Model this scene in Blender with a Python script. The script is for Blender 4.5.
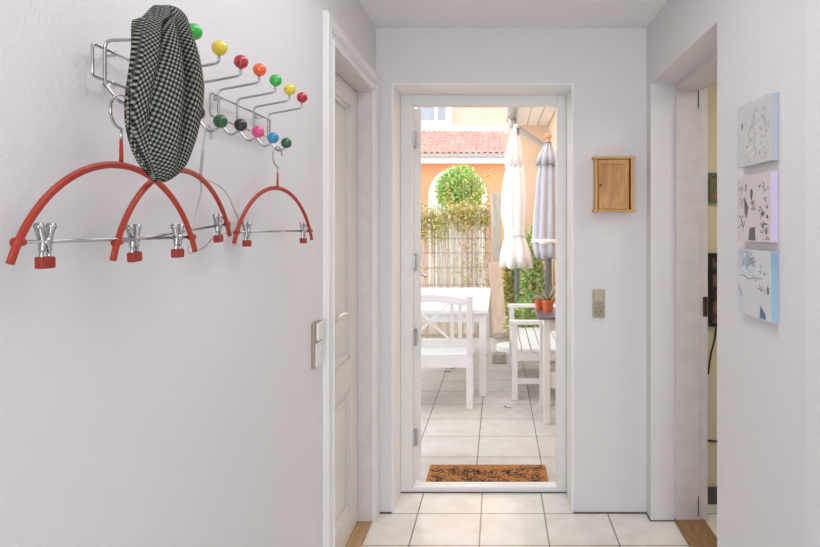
import bpy, bmesh, math, random
from mathutils import Vector, Matrix
random.seed(7)
R = math.radians
SC = bpy.context.scene
COL = SC.collection
for o in list(bpy.data.objects):
    bpy.data.objects.remove(o)

# ------------------------------------------------------------------ camera, sky, lights, exposure
F, CX, CY, EYE = 638.0, 498.0, 226.0, 1.42          # focal length in px, level horizon, eye height
cam_d = bpy.data.cameras.new('camera')
cam_d.sensor_fit = 'HORIZONTAL'; cam_d.sensor_width = 36.0
cam_d.lens = F / 820 * 36
cam_d.shift_x = (410 - CX) / 820
cam_d.shift_y = (CY - 273.5) / 820
cam_d.clip_start = 0.02
cam = bpy.data.objects.new('camera', cam_d); COL.objects.link(cam)
cam.location = (0, 0, EYE); cam.rotation_euler = (R(90), 0, 0)
SC.camera = cam

world = bpy.data.worlds.new('overcast_sky'); SC.world = world
world.use_nodes = True
wb = world.node_tree.nodes['Background']
wb.inputs[0].default_value = (0.96, 0.98, 1.0, 1); wb.inputs[1].default_value = 2.25

def sun(name, rot, energy, angle, col=(1, 1, 1)):
    l = bpy.data.lights.new(name, 'SUN'); l.energy = energy; l.angle = R(angle); l.color = col
    o = bpy.data.objects.new(name, l); COL.objects.link(o); o.rotation_euler = rot
sun('hazy_sun', (R(-22), R(-16), 0), R(-16), 0), 0.7, 30

def area(name, loc, rot, sx, sy, energy, col=(1, 1, 1)):
    l = bpy.data.lights.new(name, 'AREA'); l.shape = 'RECTANGLE'; l.size = sx; l.size_y = sy
    l.energy = energy; l.color = col
    o = bpy.data.objects.new(name, l); COL.objects.link(o); o.location = loc; o.rotation_euler = rot
area('back_fill_light', (0.2, -3.13, 1.45), (R(90), 0, 0), 1.3, 1.5, 42, (0.94, 0.945, 1.0))  # fill from behind the camera, added to light the hall
area('hall_fill_light', (-0.05, 1.3, 2.38), (0, 0, 0), 0.5, 1.7, 6.6, (1.0, 0.975, 0.985))  # unseen fill under the ceiling, added to brighten the hall walls
area('side_room_light', (1.75, 2.4, 2.3), (0, 0, 0), 0.6, 0.6, 8, (1.0, 0.93, 0.84))

SC.view_settings.view_transform = 'Standard'
SC.view_settings.look = 'None'
SC.view_settings.gamma = 1.0
SC.view_settings.use_curve_mapping = False
SC.view_settings.exposure = 0.36

# ------------------------------------------------------------------ helpers
def P(x, y, Y):
    """photo pixel at distance Y -> point"""
    return Vector(((x - CX) / F * Y, Y, EYE - (y - CY) / F * Y))
def PX(x, y, X):
    """photo pixel on the plane X = const"""
    return P(x, y, X * F / (x - CX))

def srgb(r, g, b):
    f = lambda c: (c / 255 / 12.92) if c / 255 <= 0.04045 else ((c / 255 + 0.055) / 1.055) ** 2.4
    return (f(r), f(g), f(b), 1)

def mat(name, col, rough=0.5, metal=0.0, var=0.0, vscale=8.0, bump=0.0, bscale=200.0, island=0.0,
        col2=None, spec=0.5, stretch=None, detail=4.0, coat=0.0):
    m = bpy.data.materials.new(name); m.use_nodes = True
    nt = m.node_tree; b = nt.nodes['Principled BSDF']
    b.inputs['Base Color'].default_value = col
    b.inputs['Roughness'].default_value = rough
    b.inputs['Metallic'].default_value = metal
    b.inputs['Specular IOR Level'].default_value = spec
    b.inputs['Coat Weight'].default_value = coat
    tc = nt.nodes.new('ShaderNodeTexCoord')
    src = tc.outputs['Object']
    if stretch:
        mp = nt.nodes.new('ShaderNodeMapping'); mp.inputs['Scale'].default_value = stretch
        nt.links.new(src, mp.inputs['Vector']); src = mp.outputs['Vector']
    if col2 is not None or var > 0:
        c2 = col2 if col2 is not None else tuple(c * (1 - var) for c in col[:3]) + (1,)
        n = nt.nodes.new('ShaderNodeTexNoise'); n.inputs['Scale'].default_value = vscale
        n.inputs['Detail'].default_value = detail
        nt.links.new(src, n.inputs['Vector'])
        fac = n.outputs['Fac']
        rp = nt.nodes.new('ShaderNodeValToRGB')
        rp.color_ramp.elements[0].position = 0.35; rp.color_ramp.elements[1].position = 0.65
        rp.color_ramp.elements[0].color = col; rp.color_ramp.elements[1].color = c2
        if island > 0:
            g = nt.nodes.new('ShaderNodeNewGeometry'); fac = g.outputs['Random Per Island']
            rp.color_ramp.elements[0].position = 0.0; rp.color_ramp.elements[1].position = 1.0
        nt.links.new(fac, rp.inputs['Fac'])
        nt.links.new(rp.outputs['Color'], b.inputs['Base Color'])
    if bump > 0:
        n2 = nt.nodes.new('ShaderNodeTexNoise'); n2.inputs['Scale'].default_value = bscale
        n2.inputs['Detail'].default_value = 3
        nt.links.new(tc.outputs['Object'], n2.inputs['Vector'])
        bp = nt.nodes.new('ShaderNodeBump'); bp.inputs['Strength'].default_value = bump
        bp.inputs['Distance'].default_value = 0.002
        nt.links.new(n2.outputs['Fac'], bp.inputs['Height'])
        nt.links.new(bp.outputs['Normal'], b.inputs['Normal'])
    return m

def tile_mat(name, w, d, ox, oy, c1, c2, grout, mortar, rough, rot=0):
    m = bpy.data.materials.new(name); m.use_nodes = True
    nt = m.node_tree; b = nt.nodes['Principled BSDF']
    tc = nt.nodes.new('ShaderNodeTexCoord'); mp = nt.nodes.new('ShaderNodeMapping')
    mp.inputs['Location'].default_value = (-ox, -oy, 0)
    br = nt.nodes.new('ShaderNodeTexBrick'); br.offset = 0; br.squash = 1
    br.inputs['Scale'].default_value = 1; br.inputs['Brick Width'].default_value = w
    br.inputs['Row Height'].default_value = d; br.inputs['Mortar Size'].default_value = mortar
    br.inputs['Mortar Smooth'].default_value = 0.3; br.inputs['Bias'].default_value = 0
    br.inputs['Color1'].default_value = c1; br.inputs['Color2'].default_value = c2
    br.inputs['Mortar'].default_value = grout
    n = nt.nodes.new('ShaderNodeTexNoise'); n.inputs['Scale'].default_value = 9; n.inputs['Detail'].default_value = 6
    mx = nt.nodes.new('ShaderNodeMix'); mx.data_type = 'RGBA'; mx.blend_type = 'MULTIPLY'
    rp = nt.nodes.new('ShaderNodeValToRGB')
    rp.color_ramp.elements[0].position = 0.35; rp.color_ramp.elements[0].color = (0.91, 0.895, 0.87, 1)
    rp.color_ramp.elements[1].position = 0.62; rp.color_ramp.elements[1].color = (1, 1, 1, 1)
    L = nt.links.new
    L(tc.outputs['Object'], mp.inputs['Vector']); L(mp.outputs['Vector'], br.inputs['Vector'])
    L(tc.outputs['Object'], n.inputs['Vector']); L(n.outputs['Fac'], rp.inputs['Fac'])
    mx.inputs['Factor'].default_value = 1.0
    L(br.outputs['Color'], mx.inputs[6]); L(rp.outputs['Color'], mx.inputs[7])
    L(mx.outputs[2], b.inputs['Base Color'])
    bp = nt.nodes.new('ShaderNodeBump'); bp.inputs['Strength'].default_value = 0.4; bp.inputs['Distance'].default_value = 0.003
    bp.invert = True
    L(br.outputs['Fac'], bp.inputs['Height']); L(bp.outputs['Normal'], b.inputs['Normal'])
    b.inputs['Roughness'].default_value = rough
    b.inputs['Coat Weight'].default_value = 0.6 if rough < 0.3 else 0.0; b.inputs['Coat Roughness'].default_value = 0.12
    return m

def wood_mat(name, c1, c2, axis='z', scale=14, rough=0.5):
    m = bpy.data.materials.new(name); m.use_nodes = True
    nt = m.node_tree; b = nt.nodes['Principled BSDF']
    tc = nt.nodes.new('ShaderNodeTexCoord'); mp = nt.nodes.new('ShaderNodeMapping')
    s = {'x': (0.12, 1, 1), 'y': (1, 0.12, 1), 'z': (1, 1, 0.12)}[axis]
    mp.inputs['Scale'].default_value = s
    n = nt.nodes.new('ShaderNodeTexNoise'); n.inputs['Scale'].default_value = scale
    n.inputs['Detail'].default_value = 5; n.inputs['Distortion'].default_value = 1.2
    w = nt.nodes.new('ShaderNodeMath'); w.operation = 'MULTIPLY'; w.inputs[1].default_value = 7
    fr = nt.nodes.new('ShaderNodeMath'); fr.operation = 'PINGPONG'; fr.inputs[1].default_value = 1
    rp = nt.nodes.new('ShaderNodeValToRGB')
    rp.color_ramp.elements[0].color = c1; rp.color_ramp.elements[1].color = c2
    L = nt.links.new
    L(tc.outputs['Object'], mp.inputs['Vector']); L(mp.outputs['Vector'], n.inputs['Vector'])
    L(n.outputs['Fac'], w.inputs[0]); L(w.outputs[0], fr.inputs[0]); L(fr.outputs[0], rp.inputs['Fac'])
    L(rp.outputs['Color'], b.inputs['Base Color']); b.inputs['Roughness'].default_value = rough
    return m

def box(bm, x0, x1, y0, y1, z0, z1):
    vs = [bm.verts.new((x, y, z)) for x in (x0, x1) for y in (y0, y1) for z in (z0, z1)]
    for f in ((0, 1, 3, 2), (4, 6, 7, 5), (0, 4, 5, 1), (2, 3, 7, 6), (0, 2, 6, 4), (1, 5, 7, 3)):
        bm.faces.new([vs[i] for i in f])
    return vs

def bar(bm, a, b, w, t, up=(0, 0, 1)):
    """rectangular bar from a to b, w across, t along up"""
    a, b = Vector(a), Vector(b); d = (b - a).normalized(); u = Vector(up)
    s = d.cross(u)
    if s.length < 1e-4: s = d.cross(Vector((0, 1, 0)))
    s.normalize(); u = s.cross(d).normalized()
    vs = []
    for p in (a, b):
        for i, j in ((-1, -1), (1, -1), (1, 1), (-1, 1)):
            vs.append(bm.verts.new(p + s * (i * w / 2) + u * (j * t / 2)))
    for f in ((0, 3, 2, 1), (4, 5, 6, 7), (0, 1, 5, 4), (1, 2, 6, 5), (2, 3, 7, 6), (3, 0, 4, 7)):
        bm.faces.new([vs[i] for i in f])

def tube(bm, pts, r, seg=10, cyclic=False, flat=None, ref=(0.13, 0.31, 0.94)):
    """round (or flattened, flat=(rs, ru)) tube along pts; r a number or a list"""
    pts = [Vector(p) for p in pts]; n = len(pts)
    rings = []; nrm = None
    for i, p in enumerate(pts):
        if cyclic: t = (pts[(i + 1) % n] - pts[i - 1])
        else: t = pts[min(i + 1, n - 1)] - pts[max(i - 1, 0)]
        t.normalize()
        if nrm is None:
            nrm = Vector(ref); nrm = (nrm - t * nrm.dot(t)).normalized()
        else:
            nrm = (nrm - t * nrm.dot(t)).normalized()
        bn = t.cross(nrm)
        rr = r[i] if isinstance(r, (list, tuple)) else r
        ra, rb = (rr * flat[0], rr * flat[1]) if flat else (rr, rr)
        rings.append([bm.verts.new(p + nrm * (math.cos(a) * ra) + bn * (math.sin(a) * rb))
                      for a in (2 * math.pi * k / seg for k in range(seg))])
    for i in range(n if cyclic else n - 1):
        A, B = rings[i], rings[(i + 1) % n]
        for k in range(seg):
            bm.faces.new((A[k], A[(k + 1) % seg], B[(k + 1) % seg], B[k]))
    if not cyclic:
        bm.faces.new(rings[0][::-1]); bm.faces.new(rings[-1])

def round_path(pts, rad, n=5):
    """polyline with filleted corners"""
    pts = [Vector(p) for p in pts]; out = [pts[0]]
    for i in range(1, len(pts) - 1):
        a, b, c = pts[i - 1], pts[i], pts[i + 1]
        r1 = min(rad, (a - b).length * 0.45, (c - b).length * 0.45)
        p, q = b + (a - b).normalized() * r1, b + (c - b).normalized() * r1
        for k in range(n + 1):
            t = k / n; out.append(p * (1 - t) ** 2 + b * 2 * t * (1 - t) + q * t * t)
    out.append(pts[-1]); return out

def spline(pts, n=8):
    pts = [Vector(p) for p in pts]; out = []
    for i in range(len(pts) - 1):
        p0, p1, p2, p3 = pts[max(i - 1, 0)], pts[i], pts[i + 1], pts[min(i + 2, len(pts) - 1)]
        for k in range(n):
            t = k / n
            out.append(0.5 * (2 * p1 + (p2 - p0) * t + (2 * p0 - 5 * p1 + 4 * p2 - p3) * t * t + (3 * p1 - p0 - 3 * p2 + p3) * t ** 3))
    out.append(pts[-1]); return out

def lathe(bm, prof, c=(0, 0, 0), seg=24):
    c = Vector(c); rings = []
    for r, z in prof:
        if r < 1e-6: rings.append([bm.verts.new(c + Vector((0, 0, z)))])
        else: rings.append([bm.verts.new(c + Vector((math.cos(2 * math.pi * k / seg) * r, math.sin(2 * math.pi * k / seg) * r, z))) for k in range(seg)])
    for A, B in zip(rings, rings[1:]):
        for k in range(seg):
            k2 = (k + 1) % seg
            if len(A) == 1 and len(B) == 1: continue
            if len(A) == 1: bm.faces.new((A[0], B[k2], B[k]))
            elif len(B) == 1: bm.faces.new((A[k], A[k2], B[0]))
            else: bm.faces.new((A[k], A[k2], B[k2], B[k]))
    for Rg, fl in ((rings[0], True), (rings[-1], False)):
        if len(Rg) > 1: bm.faces.new(Rg[::-1] if fl else Rg)

def sphere(bm, c, r, u=20, v=12, sc=(1, 1, 1)):
    bmesh.ops.create_uvsphere(bm, u_segments=u, v_segments=v, radius=r,
                              matrix=Matrix.Translation(Vector(c)) @ Matrix.Diagonal((*sc, 1)))

def prism(bm, poly, axis, a, b):
    """extrude a 2-D polygon: axis 'y' -> poly is (x, z); 'x' -> (y, z); 'z' -> (x, y)"""
    def v(p, t):
        return {'y': (p[0], t, p[1]), 'x': (t, p[0], p[1]), 'z': (p[0], p[1], t)}[axis]
    A = [bm.verts.new(v(p, a)) for p in poly]; B = [bm.verts.new(v(p, b)) for p in poly]
    bm.faces.new(A); bm.faces.new(B[::-1]); n = len(poly)
    for i in range(n): bm.faces.new((A[i], B[i], B[(i + 1) % n], A[(i + 1) % n]))

def leaf(bm, p, size, d=None, wid=0.45):
    """a bent four-sided leaf"""
    d = d or Vector((random.uniform(-1, 1), random.uniform(-1, 1), random.uniform(-0.6, 0.9)))
    d = Vector(d).normalized(); s = d.cross(Vector((random.uniform(-1, 1), random.uniform(-1, 1), random.uniform(-1, 1))))
    if s.length < 1e-3: return
    s.normalize(); n = s.cross(d)
    p = Vector(p)
    a = bm.verts.new(p); t = bm.verts.new(p + d * size - n * size * 0.12)
    l = bm.verts.new(p + d * size * 0.5 + s * size * wid / 2 + n * size * 0.1)
    r = bm.verts.new(p + d * size * 0.5 - s * size * wid / 2 + n * size * 0.1)
    m = bm.verts.new(p + d * size * 0.52)
    bm.faces.new((a, r, m)); bm.faces.new((r, t, m)); bm.faces.new((t, l, m)); bm.faces.new((l, a, m))

def obj(name, bm, m, parent=None, bevel=0.0, smooth=False, sub=0, origin=None):
    bmesh.ops.recalc_face_normals(bm, faces=bm.faces)
    off = None
    if parent is not None:
        off = Vector(parent['_w']) if '_w' in parent else Vector((0, 0, 0))
    elif origin is not None:
        off = Vector(origin)
    if off is not None: bmesh.ops.translate(bm, verts=bm.verts, vec=-off)
    me = bpy.data.meshes.new(name); bm.to_mesh(me); bm.free()
    me.materials.append(m)
    if smooth:
        for p in me.polygons: p.use_smooth = True
    o = bpy.data.objects.new(name, me); COL.objects.link(o)
    if parent is not None:
        o.parent = parent
        o['_w'] = tuple(off)               # children keep the thing's base as their origin
    elif origin is not None:
        o.location = origin; o['_w'] = tuple(origin)
    if bevel > 0:
        b = o.modifiers.new('bevel', 'BEVEL'); b.width = bevel; b.segments = 2; b.limit_method = 'ANGLE'
    if sub: 
        s = o.modifiers.new('subdivision', 'SUBSURF'); s.levels = sub; s.render_levels = sub
    return o

def tag(o, label, cat, group=None, kind=None):
    o['label'] = label; o['category'] = cat
    if group: o['group'] = group
    if kind: o['kind'] = kind
    return o
def thing(name, label, cat, loc, group=None):
    o = bpy.data.objects.new(name, None); COL.objects.link(o); o.location = loc
    o.empty_display_size = 0.05; o['_w'] = tuple(loc)
    return tag(o, label, cat, group)
def struct(name, bm, m, parent=None, bevel=0.0):
    o = obj(name, bm, m, parent, bevel)
    if parent is None: o['kind'] = 'structure'
    return o
def copy_tree(o, parent=None):
    c = o.copy(); COL.objects.link(c)
    if parent is not None: c.parent = parent
    for ch in [k for k in bpy.data.objects if k.parent == o]:
        copy_tree(ch, c)
    return c
NB = bmesh.new

# ------------------------------------------------------------------ materials
M = {}
M['wall'] = mat('white_plaster', (0.775, 0.765, 0.780, 1), 0.85, bump=0.5, bscale=190, spec=0.25)
M['ceil'] = mat('ceiling_paint', (0.90, 0.895, 0.90, 1), 0.9, spec=0.2)
M['gloss'] = mat('white_gloss_paint', (0.81, 0.81, 0.815, 1), 0.35)
M['liner'] = mat('bright_white_paint', (0.90, 0.90, 0.90, 1), 0.45)
M['door'] = mat('old_white_door_paint', (0.80, 0.765, 0.745, 1), 0.45, var=0.06, vscale=5)
M['jamb'] = mat('worn_jamb_paint', (0.745, 0.70, 0.70, 1), 0.6, var=0.08, vscale=14, bump=0.2, bscale=60)
M['frame'] = mat('outer_door_frame_paint', (0.82, 0.81, 0.79, 1), 0.4)
M['floor'] = tile_mat('cream_floor_tile', 0.3125, 0.3125, -0.396, 3.149, srgb(248, 246, 240), srgb(246, 242, 234), srgb(150, 146, 138), 0.0040, 0.2)
M['patio'] = tile_mat('pale_patio_tile', 0.4035, 0.406, -0.535, 4.115, srgb(200, 197, 193), srgb(194, 191, 186), srgb(112, 108, 100), 0.0040, 0.6)
M['soil'] = mat('pale_gravel', srgb(170, 160, 140), 0.9, var=0.3, vscale=12)
M['thr_wood'] = wood_mat('threshold_wood', srgb(158, 124, 86), srgb(132, 100, 64), 'y', 20)
M['thr_light'] = wood_mat('pale_threshold_wood', srgb(196, 164, 118), srgb(176, 142, 96), 'y', 20)
M['cab_a'] = wood_mat('pine_frame', srgb(214, 172, 112), srgb(196, 150, 92), 'z', 25)
M['cab_b'] = wood_mat('knotty_pine_panel', srgb(206, 160, 104), srgb(182, 130, 76), 'z', 16)
M['chrome'] = mat('chrome', (0.46, 0.46, 0.47, 1), 0.14, 1.0)
M['nickel'] = mat('bright_nickel', (0.72, 0.70, 0.68, 1), 0.3, 0.9)
M['steel'] = mat('dull_steel', (0.56, 0.56, 0.56, 1), 0.3, 1.0)
M['red'] = mat('red_lacquer', srgb(168, 50, 32), 0.38)
M['rubber'] = mat('red_rubber', srgb(150, 46, 36), 0.6)
M['beige'] = mat('beige_plastic', srgb(186, 176, 158), 0.5)
M['beige_d'] = mat('beige_plastic_dark', srgb(160, 150, 134), 0.5)
M['black'] = mat('black_plastic', (0.012, 0.012, 0.013, 1), 0.4)
M['dark'] = mat('dark_brown_metal', srgb(62, 48, 42), 0.5)
M['sealant'] = mat('dark_joint', srgb(96, 90, 86), 0.8)
M['wht_wood'] = mat('white_painted_wood', (0.76, 0.76, 0.765, 1), 0.5, var=0.04, vscale=10)
M['cream'] = mat('cream_wall', srgb(228, 216, 186), 0.8)
M['terracotta'] = mat('terracotta', srgb(208, 106, 68), 0.8, var=0.15, vscale=20)
M['agave'] = mat('grey_green_leaf', srgb(128, 134, 110), 0.6, col2=srgb(150, 120, 100), island=1)
def ball_mat(n, c): return mat(n, c, 0.12, coat=0.6)
BALL = {'green': ball_mat('green_ball', srgb(40, 178, 60)), 'yellow': ball_mat('yellow_ball', srgb(222, 200, 40)),
        'red': ball_mat('red_ball', srgb(176, 20, 40)), 'orange': ball_mat('orange_ball', srgb(232, 96, 32)),
        'darkgreen': ball_mat('dark_green_ball', srgb(12, 92, 46)), 'black': ball_mat('black_ball', (0.008, 0.008, 0.01, 1)),
        'pink': ball_mat('pink_ball', srgb(226, 70, 140)), 'blue': ball_mat('blue_ball', srgb(36, 140, 190))}

# ------------------------------------------------------------------ room shell
XL, XR, YF, HC = -0.604, 0.735, 3.157, 2.40
# left wall with door opening
b = NB()
box(b, XL - 0.14, XL, -3.2, 2.294, 0, HC)
box(b, XL - 0.14, XL, 2.294, 3.055, 2.07, HC)
box(b, XL - 0.14, XL, 3.055, 3.50, 0, HC)
struct('wall_left', b, M['wall'])
# far wall with garden-door opening
b = NB()
box(b, XL, -0.526, YF, 3.50, 0, HC)
box(b, 0.373, XR + 0.24, YF, 3.50, 0, HC)
box(b, -0.526, 0.373, YF, 3.50, 2.126, HC)
struct('wall_far', b, M['wall'])
# right wall with side-room opening, and the return where the hall widens
b = NB()
box(b, XR, XR + 0.24, 1.52, 2.14, 0, HC)
prism(b, [(XR, 1.52), (XR + 0.24, 1.52), (XR + 0.34, 0.5), (XR + 0.10, 0.5)], 'z', 0, HC)
box(b, XR, XR + 0.24, 2.14, 3.07, 2.105, HC)
box(b, XR, XR + 0.24, 3.07, YF, 0, HC)
box(b, XR + 0.22, 2.5, 0.5, 0.62, 0, HC)
struct('wall_right', b, M['wall'])
b = NB(); box(b, 2.5, 2.62, -3.2, 3.50, 0, HC); struct('wall_east', b, M['wall'])
b = NB(); box(b, XR + 0.24, 2.5, 3.27, 3.50, 0, HC); struct('wall_side_room', b, M['cream'])
b = NB()
box(b, XL - 0.14, -0.5, -3.32, -3.2, 0, HC); box(b, 0.9, 2.62, -3.32, -3.2, 0, HC)
box(b, -0.5, 0.9, -3.32, -3.2, 0, 0.65); box(b, -0.5, 0.9, -3.32, -3.2, 2.25, HC)
struct('wall_back', b, M['wall'])
b = NB()
for x in (-0.5, 0.175, 0.85): box(b, x, x + 0.05, -3.29, -3.23, 0.65, 2.25)
for z in (0.65, 2.2): box(b, -0.499, 0.899, -3.285, -3.235, z + 0.001, z + 0.049)
w1 = struct('added_window_1', b, M['gloss'])  # unseen window, put in to let light in behind the camera
b = NB(); box(b, XL - 0.14, 2.62, -3.32, 3.50, HC, HC + 0.2); struct('ceiling', b, M['ceil'])
b = NB(); box(b, XL - 0.14, 2.62, -3.32, 3.50, -0.12, 0); struct('floor', b, M['floor'])
b = NB(); box(b, -5.0, 2.62, 3.25, 3.49, HC + 0.2, 5.6); box(b, -5.0, XL - 0.14, 3.25, 3.49, -0.2, HC + 0.2); struct('wall_sky_blocker', b, M['wall'])  # unseen facade, added to block sky light and shade the patio furniture
# thin dark joint where wall meets tile
b = NB()
box(b, XL, -0.526, YF - 0.004, YF, 0, 0.005); box(b, 0.373, XR, YF - 0.004, YF, 0, 0.005)
box(b, XR - 0.004, XR, 3.066, YF, 0, 0.005); box(b, XR - 0.004, XR + 0.118, 3.066, 3.07, 0, 0.005)
struct('wall_joint_far', b, M['sealant'])

# ---- lining of the garden-door opening, frame, threshold
b = NB()
box(b, -0.526, -0.518, YF - 0.001, 3.397, 0, 2.126); box(b, 0.365, 0.373, YF - 0.001, 3.397, 0, 2.126)
box(b, -0.518, 0.365, YF - 0.001, 3.397, 2.118, 2.126)
struct('trim_1', b, M['liner'])  # whiter than the walls: light from the doorway put into the paint
b = NB()
box(b, -0.518, -0.455, 3.397, 3.47, 0, 2.118); box(b, 0.313, 0.365, 3.397, 3.47, 0, 2.118)
box(b, -0.455, 0.313, 3.397, 3.47, 2.064, 2.118)
struct('trim_2', b, M['frame'], bevel=0.003)
b = NB(); box(b, -0.455, 0.313, 3.397, 3.47, 0.0, 0.030); struct('trim_3', b, M['liner'], bevel=0.004)
b = NB(); box(b, -0.518, 0.365, 3.391, 3.397, 0, 0.005); struct('trim_4', b, M['sealant'])

# ---- open garden door leaf (swung out past square), door_2
hinge = Vector((-0.433, 3.477, 0))
ang = R(98.8)
def lf(u, n, z):       # u along leaf from hinge, n towards the opening side
    d = Vector((math.cos(ang), math.sin(ang), 0)); nn = Vector((math.sin(ang), -math.cos(ang), 0))
    return hinge + d * u + nn * n + Vector((0, 0, z))
def lbox(bm, u0, u1, n0, n1, z0, z1):
    vs = [bm.verts.new(lf(u, n, z)) for u in (u0, u1) for n in (n0, n1) for z in (z0, z1)]
    for f in ((0, 1, 3, 2), (4, 6, 7, 5), (0, 4, 5, 1), (2, 3, 7, 6), (0, 2, 6, 4), (1, 5, 7, 3)):
        bm.faces.new([vs[i] for i in f])
b = NB()
lbox(b, 0, 0.12, -0.03, 0.014, 0.035, 2.06); lbox(b, 0.63, 0.75, -0.03, 0.014, 0.035, 2.06)
lbox(b, 0.12, 0.63, -0.03, 0.014, 0.035, 0.25); lbox(b, 0.12, 0.63, -0.03, 0.014, 1.94, 2.06)
lbox(b, 0.12, 0.63, -0.03, 0.014, 0.86, 0.98)
d2 = struct('door_2', b, M['frame'], bevel=0.003)
b = NB(); lbox(b, 0.12, 0.63, -0.018, 0.002, 0.25, 0.86); obj('lower_panel', b, M['frame'], d2)
glass = mat('door_glass', (0.95, 0.97, 0.97, 1), 0.02); glass.node_tree.nodes['Principled BSDF'].inputs['Transmission Weight'].default_value = 1.0
b = NB(); lbox(b, 0.12, 0.63, -0.010, -0.006, 0.98, 1.94); obj('glass_pane', b, glass, d2)
b = NB(); lbox(b, 0.655, 0.695, 0.014, 0.02, 0.95, 1.16)
tube(b, round_path([lf(0.675, 0.02, 1.1), lf(0.675, 0.06, 1.1), lf(0.56, 0.06, 1.1)], 0.015), 0.008); obj('door_handle', b, M['chrome'], d2, smooth=True)
for z in (1.886, 1.225, 0.818, 0.276):
    b = NB()
    tube(b, [(-0.446, 3.458, z - 0.045), (-0.446, 3.458, z + 0.045)], 0.010, 12)
    box(b, -0.4545, -0.4505, 3.40, 3.455, z - 0.036, z + 0.036); box(b, -0.446, -0.4335, 3.463, 3.4685, z - 0.036, z + 0.036)
    obj('hinge', b, M['steel'], d2, smooth=False)

# ---- left interior door: architrave, jamb, leaf (door_1)
def architrave(bm, y0, y1, zt, w):
    prof = [(0, 0), (0, 0.017), (0.005, 0.020), (0.014, 0.020), (0.019, 0.013), (w * 0.40, 0.013), (w * 0.43, 0.018), (w * 0.54, 0.018),
            (w * 0.57, 0.014), (w - 0.030, 0.015), (w - 0.024, 0.020), (w - 0.006, 0.020), (w, 0.014), (w, 0)]
    cols = []
    for (o, h) in prof:
        x = XL + h
        cols.append([bm.verts.new(p) for p in ((x, y0 - o, 0), (x, y0 - o, zt + o), (x, y1 + o, zt + o), (x, y1 + o, 0))])
    for A, B in zip(cols, cols[1:] + cols[:1]):
        for k in range(3): bm.faces.new((A[k], A[k + 1], B[k + 1], B[k]))
    bm.faces.new([c[0] for c in cols]); bm.faces.new([c[3] for c in cols][::-1])
b = NB(); architrave(b, 2.294, 3.055, 2.07, 0.094); struct('trim_5', b, M['gloss'])
b = NB()
box(b, XL - 0.14, XL - 0.001, 2.294, 2.300, 0, 2.07); box(b, XL - 0.135, XL + 0.0, 3.040, 3.055, 0, 2.07)
box(b, XL - 0.135, XL, 2.300, 3.04, 2.056, 2.07)
struct('trim_6', b, M['jamb'])
XD = -0.669
b = NB()
def dbox(bm, y0, y1, z0, z1, x1=XD): box(bm, XD - 0.04, x1, y0, y1, z0, z1)
dbox(b, 2.302, 2.425, 0.016, 2.05); dbox(b, 2.895, 3.034, 0.016, 2.05)
dbox(b, 2.425, 2.895, 0.016, 0.14); dbox(b, 2.425, 2.895, 0.69, 0.82); dbox(b, 2.425, 2.895, 1.965, 2.05)
d1 = struct('door_1', b, M['door'], bevel=0.002)
for z0, z1, nm in ((0.14, 0.69, 'lower_panel'), (0.82, 1.965, 'upper_panel')):
    b = NB(); dbox(b, 2.425, 2.895, z0, z1, XD - 0.020)
    dbox(b, 2.475, 2.845, z0 + 0.05, z1 - 0.05, XD - 0.011)
    for t, x in ((0.016, XD - 0.006),):
        dbox(b, 2.425, 2.425 + t, z0, z1, x); dbox(b, 2.895 - t, 2.895, z0, z1, x)
        dbox(b, 2.425, 2.895, z0, z0 + t, x); dbox(b, 2.425, 2.895, z1 - t, z1, x)
    obj(nm, b, M['door'], d1, bevel=0.003)
b = NB()
tube(b, [(XD, 2.355, 1.062), (XD + 0.008, 2.355, 1.062)], 0.026, 20, ref=(0, 0, 1))
pv = Vector((XD + 0.008, 2.355, 1.062))
tube(b, spline([pv, (-0.622, 2.355, 1.062), (-0.606, 2.375, 1.066), (-0.600, 2.41, 1.076), (-0.596, 2.45, 1.080), (-0.592, 2.485, 1.077)], 6),
     0.0085, 12)
sphere(b, (-0.610, 2.360, 1.062), 0.013, 14, 10)
obj('door_handle', b, M['nickel'], d1, smooth=True)
b = NB(); box(b, XL - 0.20, XL + 0.001, 2.284, 3.056, -0.002, 0.013); struct('trim_7', b, M['thr_light'])

# ---- right doorway frame
b = NB()
box(b, 0.854, 0.968, 3.058, 3.07, 0, 2.105); box(b, 0.968, 1.008, 3.066, 3.09, 0, 2.08)
box(b, 0.854, 0.975, 2.14, 3.058, 2.072, 2.105); box(b, 0.854, 0.975, 2.14, 2.152, 0, 2.072)
struct('trim_8', b, M['jamb'], bevel=0.002)
b = NB(); box(b, 0.848, 0.99, 2.14, 3.07, -0.002, 0.012); struct('trim_9', b, M['thr_wood'])
b = NB(); box(b, 0.9585, 0.962, 3.0555, 3.058, 1.985, 2.07); box(b, 0.9585, 0.962, 3.0555, 3.058, 0.03, 0.125)
struct('trim_10', b, M['black'])
b = NB(); box(b, 0.985, 1.006, 3.062, 3.066, 0.985, 1.08); struct('trim_11', b, M['dark'], bevel=0.001)

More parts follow.
